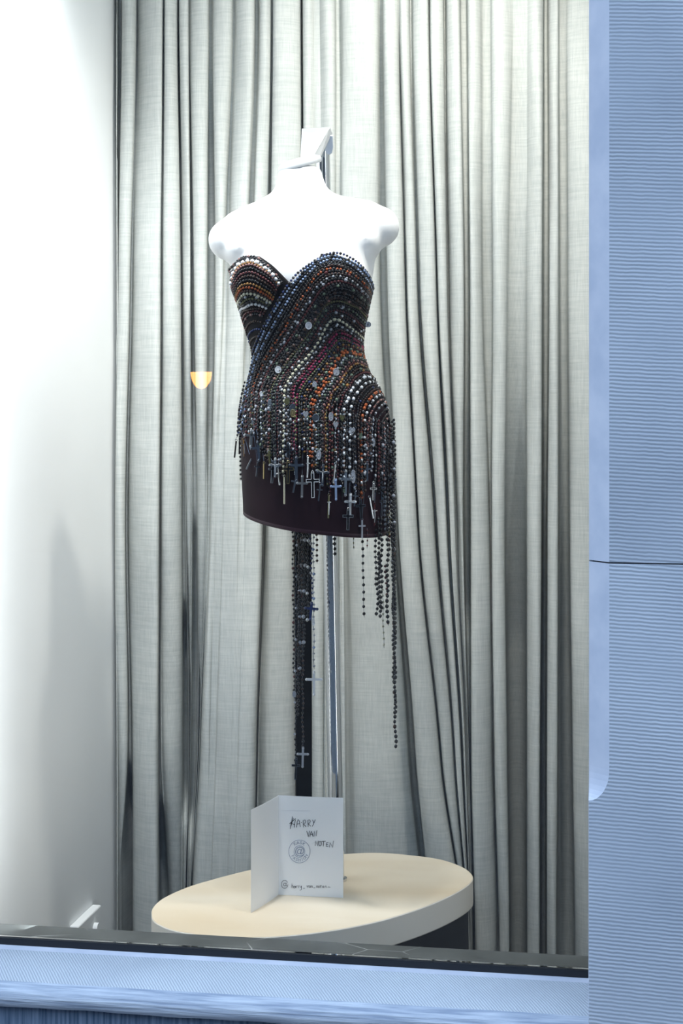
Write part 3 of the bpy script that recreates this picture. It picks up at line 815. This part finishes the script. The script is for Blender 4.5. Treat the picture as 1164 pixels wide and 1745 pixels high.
# strings of the left cup
CUP = [
 (0.0, [(398,482),(400,462),(411,445),(426,441),(438,443),(458,459),(484,482)]),
 (0.22, [(400,490),(402,475),(411,460),(428,454),(442,460),(458,471),(476,488)]),
 (0.50, [(407,510),(410,500),(418,492),(432,493),(446,500),(456,506),(467,513)]),
 (0.72, [(412,535),(415,524),(421,515),(431,511),(441,513),(449,517),(459,524)]),
 (0.88, [(420,556),(422,548),(427,540),(434,536),(440,535),(446,537),(452,540)]),
 (1.0, [(431,596),(431,584),(433,579),(436,575),(439,573),(442,572),(445,572)])]
CR = [(s, resample(p, 24)) for s, p in CUP]
ccols = ['black','jet','black','white','amber','rose','black','oxblood','brown','black','amber','orange','brown','cream','black','olive','black','white','brown','oxblood','black','brown','navy','brown']
for i, col in enumerate(ccols):
    s = i/(len(ccols)-1)
    for j in range(len(CR)-1):
        if s <= CR[j+1][0]+1e-9:
            t = (s-CR[j][0])/(CR[j+1][0]-CR[j][0]); path = [a.lerp(b, t) for a, b in zip(CR[j][1], CR[j+1][1])]; break
    pts = drape(path, 0.0062)
    tail = [radial(math.pi+math.pi*0.5*q_/12-0.1, path[0].y+6+20*q_/12, 0.0062) for q_ in range(1, 13)]
    r = 0.0046 if i == 3 else (0.0034 if col in ('white', 'cream') else 0.0028)
    beadline('rosary_string', list(reversed(tail))+pts, col, r*2.2, r, None, random.choice([None, 'rose', 'pearl']) if col == 'black' else None, 4)
# strings round the back
for i in range(34):
    y = 500+i*6.2
    pts = [radial(-math.pi*(0.02+0.96*q_/30), y+18*math.sin(math.pi*q_/30), 0.0048) for q_ in range(31)]
    beadline('rosary_string', pts, random.choice(['black', 'brown', 'jet', 'oxblood', 'amber', 'pearl', 'navy']), 0.0078, 0.0031)
for i in range(40):
    th = -math.pi*(0.02+0.96*i/39); y0 = 700
    pts = [radial(th, y0+(q_*12), 0.005) for q_ in range(0, random.randint(9, 13))]
    beadline('rosary_string', pts, random.choice(['black', 'brown', 'jet', 'oxblood', 'black']), 0.0085, 0.0027)

# --- crosses
def cross(px, py, w, h, d, mname, parent, tilt=0.0, style=0, turn=0.0, label=None):
    """latin cross centred at a pixel, size in px at its distance; style 1 adds a figure, 2 is an open frame"""
    s = d/FPX; c = P(px, py, d)
    M = Matrix.Translation(c)@Matrix.Rotation(PSI+turn, 4, 'Z')@Matrix.Rotation(tilt, 4, 'Y')
    k = MB(); W_, H_ = w*s/2, h*s/2; b = min(max(w*s*0.11, 0.0013), 0.0026); t = 0.0011
    zc = H_*0.38
    if style == 2:
        e = b*0.42
        def fr(x0, x1, z0, z1):
            k.box((x0, -t, z0), (x1, t, z1), 0, M)
        for sx in (-1, 1):
            fr(sx*b-e/2, sx*b+e/2, zc+b, H_); fr(sx*b-e/2, sx*b+e/2, -H_, zc-b)
            fr(min(sx*b, sx*W_), max(sx*b, sx*W_), zc+b-e/2, zc+b+e/2); fr(min(sx*b, sx*W_), max(sx*b, sx*W_), zc-b-e/2, zc-b+e/2)
            fr(sx*W_-e/2, sx*W_+e/2, zc-b-e/2, zc+b+e/2)
        fr(-b-e/2, b+e/2, H_-e/2, H_+e/2); fr(-b-e/2, b+e/2, -H_-e/2, -H_+e/2)
        k.box((-b*0.7, -t*0.4, -H_), (b*0.7, t*0.4, H_), 1, M); k.box((-W_, -t*0.4, zc-b*0.7), (W_, t*0.4, zc+b*0.7), 1, M)
    else:
        k.box((-b, -t, -H_), (b, t, H_), 0, M); 
        if w > 9: k.box((-W_, -t*0.96, zc-b), (W_, t*0.96, zc+b), 0, M)
        if w > 14:
            for x, z in ((-W_, zc), (W_, zc), (0, H_), (0, -H_)): add_bead(k, M@Vector((x, 0, z)), b*1.35, UP, 0)
    if style == 1:
        k.tube([M@Vector((-W_*0.85, -t*1.8, zc+b*1.2)), M@Vector((0, -t*2.2, zc)), M@Vector((W_*0.85, -t*1.8, zc+b*1.2))], 0.0009, 6, 2)
        k.tube([M@Vector((0, -t*2.2, zc)), M@Vector((b*0.3, -t*2.4, 0)), M@Vector((0, -t*2.2, -H_*0.7))], [0.0014, 0.0014, 0.0007], 6, 2)
        add_bead(k, M@Vector((0, -t*2.4, zc+b*1.6)), 0.0015, UP, 2)
    k.tube([M@Vector((0.0022*math.cos(a*math.pi/4), 0, H_+0.002+0.0022*math.sin(a*math.pi/4))) for a in range(9)], 0.0005, 4, 0, False)
    lite = {'black': 'black'}
    o = k.build('crucifix' if style == 1 else 'cross_pendant', [BM[mname], BM['black'] if mname != 'black' else BM['jet'], BM['silver']], parent, False, origin=c)
    if label: o['label'] = label
    return o
def disc(px, py, w, h, d, mname, parent, name='medal', turn=0.0, tilt=0.0, heart=False):
    s = d/FPX; c = P(px, py, d); M = Matrix.Translation(c)@Matrix.Rotation(PSI+turn, 4, 'Z')@Matrix.Rotation(tilt, 4, 'Y')
    k = MB(); n = 20; vs = []
    def pt(i, f):
        a = 2*math.pi*i/n
        if heart: x = 16*math.sin(a)**3/17; z = (13*math.cos(a)-5*math.cos(2*a)-2*math.cos(3*a)-math.cos(4*a))/15
        else: x, z = math.cos(a), math.sin(a)
        return x*f*w*s/2, z*f*h*s/2
    lay = [(0.80, -0.0008), (0.88, -0.0013), (1.0, -0.0011), (1.0, 0.0009)]
    for f, y in lay:
        for i in range(n): x, z = pt(i, f); vs.append(M@Vector((x, y, z)))
    fs = [tuple(range(n)), tuple(3*n+i for i in range(n-1,-1,-1))]
    for j in range(3):
        for i in range(n): fs.append((j*n+i, (j+1)*n+i, (j+1)*n+(i+1) % n, j*n+(i+1) % n))
    k.add(vs, fs, 0)
    add_bead(k, M@Vector((0.0, -0.0012, h*s*0.10)), 0.0011, UP, 0, 1.0); add_bead(k, M@Vector((0, -0.0010, -h*s*0.10)), 0.0012, UP, 0, 1.8)
    return k.build(name, BM[mname], parent, False, origin=c)
def near(px, dy=None):
    return min(hang, key=lambda h: abs(h[2].x-px))
CR_L = [(428,747,22,27,'silver',0,0.05,.3),(440.5,769,24,31,'darksteel',0,-0.08,0),(416,764,11,28,'amber',1,-0.06,.4),(401,766,6,28,'black',0,0.12,.6),(408,760,7,28,'black',0,0.03,.6),
 (425,789,7,24,'silver',0,0.45,.3),(450,803,7,26,'brass',0,0.02,.7),(464,806,14,34,'darksteel',2,0.06,.5),(469,798,18,28,'silver',1,0,0),(475,812,10,30,'silver',0,-0.12,.6),(491,772,17,30,'darksteel',2,0.0,0),(491,806,18,36,'brass',2,0.02,.2),(484.5,836,9,46,'cream',0,0,.5),
 (505,800,22,38,'darksteel',0,0,0),(524,797,9,34,'silver',1,0.03,.6),(514.7,830,17,34,'silver',0,0.02,.3),(502,826,14,28,'darksteel',0,0.2,.3),(533,827,22,42,'white',2,-0.02,0),(550,811,18,32,'darksteel',1,0.05,0),
 (569.7,808,8,32,'silver',0,0.12,.7),(560,864,8,38,'olive',1,0.03,.5),(572.4,835,16,32,'iceblue',0,-0.02,.1),(589,824,20,40,'silver',0,0.02,0),(583,838,10,30,'black',0,0,.3),(597,862,17,36,'white',1,0.03,.1),(593,886,18,34,'silver',2,0.02,.2),
 (615,868,16,32,'darksteel',2,-0.05,.2),(617,902,12,30,'pearl',0,0.0,.3),(626,805,14,30,'darksteel',0,0,.2),(633,866,8,36,'silver',0,-0.2,.5),(638,878,11,36,'oxblood',1,0,.2),(651,836,12,30,'darksteel',0,0,0),
 (651,862,12,36,'darksteel',2,0.06,.3),(669,820,13,24,'darksteel',1,0.2,.2),(662,892,17,38,'brass',1,-0.03,.1),(636,838,12,28,'silver',2,0.05,.4),(605,850,10,26,'darksteel',0,0.1,.3),(544,840,10,28,'darksteel',0,0.1,.3),(459,780,11,24,'olive',0,-0.1,.4),(438,800,10,24,'darksteel',0,0.1,.4)]
for px, py, w, h, mn, stl, tilt, turn in CR_L:
    q = cast(px, py, 0.010); d = (q-CAM).dot(FW) if q else 3.40
    d = min(d, 3.42)-random.uniform(0, 0.006)
    hd = near(px); par = hd[1]
    # short chain from the string's end to the pendant
    cr = cross(px, py, w, h, d, mn, par, tilt, stl, turn)
    top = P(px, py-h/2-3, d); end = hd[0]
    if end.z > top.z: k = MB(); k.tube([end, end.lerp(top, 0.5), top], 0.0005, 4); k.build('chain', M_chain, par)
    else:
        y1 = py-h/2-3; ys = [y1-46+46*i/6 for i in range(7)]
        pts = drape([Vector((px, y)) for y in ys], 0.0085)[:-1]+[top]
        beadline('rosary_tail', pts, random.choice(['black', 'brown', 'jet']), 0.0085, 0.0023, par)
for px, py, w, h, mn, ht in [(583,520,10,13,'pearl',0),(526,555,12,13,'pearl',0),(474,630,11,12,'white',0),(627,553,11,10,'darksteel',0),(460,690,8,20,'silver',0),(448,673,12,16,'white',1),
   (543.5,775,8,17,'pearl',0),(564,710,8,15,'pearl',0),(572,724,9,14,'pearl',1),(499,697,12,18,'darksteel',0),(521,706,10,14,'pearl',1),(538,712,12,14,'darksteel',0),(600,734,11,15,'pearl',1),(614,743,8,14,'green',1),(636,754,7,16,'pearl',0),
   (573,634,11,13,'pearl',0),(499,704,9,14,'brass',0),(433,722,8,14,'silver',0),(602,812,8,24,'pearl',0),(587,835,7,10,'green',0),(536,655,8,10,'pearl',0),(489,684,9,12,'olive',0),(583,712,9,13,'olive',1)]:
    q = cast(px, py, 0.0105); d = (q-CAM).dot(FW) if q else 3.44
    disc(px, py, w, h, d, mn, dress, 'heart_medal' if ht else 'medal', turn=random.uniform(-.2, .4), heart=bool(ht))

# --- extra fringe strings between the named ones (dark, slim) to fill the curtain of beads
for i in range(54):
    x = 420+i*4.7+random.uniform(-1.2, 1.2)
    y0 = 668+max(0, (x-470)/200*60)+random.uniform(-6, 6)
    if x > 650: y0 = 735
    ye = end_y(x)+random.uniform(-30, 8)
    path = [Vector((x+0.8*math.sin(q_*0.7+i), y0+(ye-y0)*q_/14)) for q_ in range(15)]
    beadline('fringe_string', drape(path, 0.0078), random.choice(['black','jet','brown','black','oxblood','black','jet','olive','pearl','black','brown'] if x < 560 else ['black','jet','brown','black','pearl','oxblood','rose']), random.uniform(0.0075, 0.0115), random.choice([0.0020, 0.0024, 0.0028]), None, random.choice([None, 'silver', 'brown', 'pearl']), 5, 1.3)
# left silhouette fringe
for i in range(8):
    x0, x1 = 424-i*1.4, 405-i*0.6+random.uniform(-1, 4)
    path = [Vector((x0+(x1-x0)*(q_/12)**0.8+i*0.3, 650+i*6+(745-650-i*6)*q_/12)) for q_ in range(13)]
    beadline('fringe_string', drape(path, 0.009), random.choice(['black','pearl','brown','jet','olive']), 0.008, 0.0024)
# right silhouette: dense black strands falling past the hem
for i, (xa, xb, ye) in enumerate([(671,672,1000),(668,670,930),(672.5,673.5,1080),(665,667,905),(660,662,900),(656,656,905),(669,669,960),(662,664,940)]):
    path = [Vector((xa+(xb-xa)*q_/24+0.8*math.sin(q_+i*2), 712+i*3+(ye-712-i*3)*q_/24)) for q_ in range(25)]
    pts = [P(p.x, p.y, 3.395+0.008*(i % 4)) for p in path]
    beadline('long_rosary_strand', pts, ['black','jet','black','brown','black','pearl','jet','oxblood'][i], 0.0088, 0.0030, None, 'pearl' if i % 3 == 0 else None, 6, 1.1)
# long strands under the hem
def strand(x0, x1, y0, y1, d, col, sp, r, wob=0.6, el=1.0, acc=None, ae=0):
    n = max(6, int((y1-y0)/12)); pts = [P(x0+(x1-x0)*i/n+wob*math.sin(i*1.3+x0), y0+(y1-y0)*i/n, d) for i in range(n+1)]
    return beadline('long_rosary_strand', pts, col, sp, r, None, acc, ae, el)
strand(617,620.5,880,1052,3.39,'black',0.0135,0.0034,0.4,1.1)
strand(639,641,880,1000,3.38,'jet',0.0105,0.0036); strand(645,648,880,1054,3.375,'black',0.0095,0.0040); strand(650,650,880,1040,3.385,'black',0.0100,0.0040,1.2)
strand(646,642,940,1050,3.39,'black',0.0095,0.0038,1.5); strand(661,660,880,1064,3.38,'black',0.0100,0.0042,1.0); strand(657,661,960,1066,3.39,'oxblood',0.0105,0.0034,1.0)
strand(652,654,1000,1104,3.40,'cream',0.0115,0.0026,0.6)
strand(668,673.5,890,1225,3.38,'black',0.0085,0.0034,1.0,1.1); strand(671.5,674,890,1276,3.385,'jet',0.0098,0.0038,1.3,1.2,'brown',7); strand(669,671,900,1165,3.39,'black',0.0090,0.0034,1.2)
strand(602,603,900,936,3.36,'olive',0.008,0.0016,0.2,1.6); strand(626,626,900,934,3.36,'oxblood',0.008,0.0018,0.2,1.3)
BK = 3.585
strand(572,570,880,948,3.50,'black',0.0095,0.0040,0.8)
for xa, xb, ye, col, sp, r, acc in [(499,501,1180,'black',.0095,.0028,'oxblood'),(505,503,1300,'black',.011,.0026,'pearl'),(510,508,1220,'jet',.009,.0036,'brown'),(515,516,1275,'brown',.010,.0030,'black'),(520,517,1120,'black',.009,.0038,'pearl'),
   (525,524,1060,'black',.009,.0034,'silver'),(508,514,1050,'black',.0095,.0036,'oxblood'),(529,532,1040,'navy',.010,.0030,'pearl'),(513,510,1150,'black',.009,.0040,'pearl')]:
    strand(xa, xb, 880, ye, BK-random.uniform(0, .02), col, sp, r, 1.1, 1.1, acc, 6)
wst = strand(534,535,900,1140,BK-0.025,'pearl',0.0125,0.0030,0.7,1.0,'iceblue',4)
s2 = strand(538,541,880,960,BK-0.02,'brown',0.010,0.0034)
cross(535,1165,25,38,BK-0.025,'white',wst,0.0,0,0.0,'pale white cross')
c2 = strand(516,516,1255,1272,BK-0.02,'jet',0.005,0.0018); cross(516,1291,17,31,BK-0.02,'pearl',c2 or dress,0.02,0)
cross(504,1311,14,34,BK-0.022,'darksteel',dress,0.05,2); cross(530,1042,20,26,BK-0.03,'navy',dress,0.1,0); disc(501.5,1183,7,11,BK-0.02,'pearl',dress)
disc(534,1060,5,15,BK-0.032,'white',dress)

# ================================================================= small things
# white cable cover on the left wall
a = onY(128, 1572, 3.30); 
def onX(px, py, x):
    r = ray(px, py); return CAM+r*((x-CAM.x)/r.x)
p0, p1 = onX(118, 1571, XL), onX(157, 1541, XL)
box = empty('wall_socket_box', (XL, (p0.y+p1.y)/2, ZL-0.06))
tag(box, 'small white cable box low on the white wall beside the leftmost curtain fold', 'cable box')
k = MB(); zb = p1.z
k.box((XL+0.0005, p0.y, zb-0.07), (XL+0.022, p1.y, zb)); o = k.build('cover', M_wall, box); bevel(o, 0.003)
k = MB(); k.tube([(XL+0.022, p1.y-0.05, zb-0.040), (XL+0.032, p1.y-0.05, zb-0.040)], 0.014, 20); o = k.build('knob', M_wall, box); smooth_by_angle(o, 50)
# street lamp opposite, seen only as a reflection in the glass
M_lamp = bpy.data.materials.new('sodium_lamp'); M_lamp.use_nodes = True
b = M_lamp.node_tree.nodes['Principled BSDF']; b.inputs['Base Color'].default_value = (1,.6,.3,1)
b.inputs['Emission Color'].default_value = (1.0, 0.36, 0.07, 1); b.inputs['Emission Strength'].default_value = 26
dl = 12.0; q = P(343, 634, dl); lp = Vector((q.x, 2*GY-q.y, q.z)); RL = 18/FPX*dl
lamp = empty('street_lamp', (lp.x, lp.y, 0.0))
tag(lamp, 'orange glowing street lamp across the road, mirrored in the window left of the dress', 'street lamp')
k = MB(); vs = []; fs = []; nu = 24; nv = 8
for i in range(nv+1):
    ph = math.pi/2*i/nv
    for j in range(nu):
        th = 2*math.pi*j/nu; vs.append(lp+Vector((RL*math.cos(ph)*math.cos(th), RL*math.cos(ph)*math.sin(th), -RL*1.6*math.sin(ph))))
for i in range(nv):
    for j in range(nu): fs.append((i*nu+j, (i+1)*nu+j, (i+1)*nu+(j+1) % nu, i*nu+(j+1) % nu))
fs.append(tuple(range(nu))); k.add(vs, fs); k.build('lamp_bowl', M_lamp, lamp, True)
k = MB(); k.tube([lp+Vector((0,0,0.004)), lp+Vector((0,0,0.05))], [RL*1.02, RL*0.4], 24); k.build('lamp_hood', M_dark, lamp)
k = MB(); k.tube([(lp.x, lp.y-0.5, 0.0), (lp.x, lp.y-0.5, lp.z+0.2), (lp.x, lp.y-0.4, lp.z+0.28), (lp.x, lp.y, lp.z+0.05)], 0.025, 12); k.build('lamp_post', M_dark, lamp)
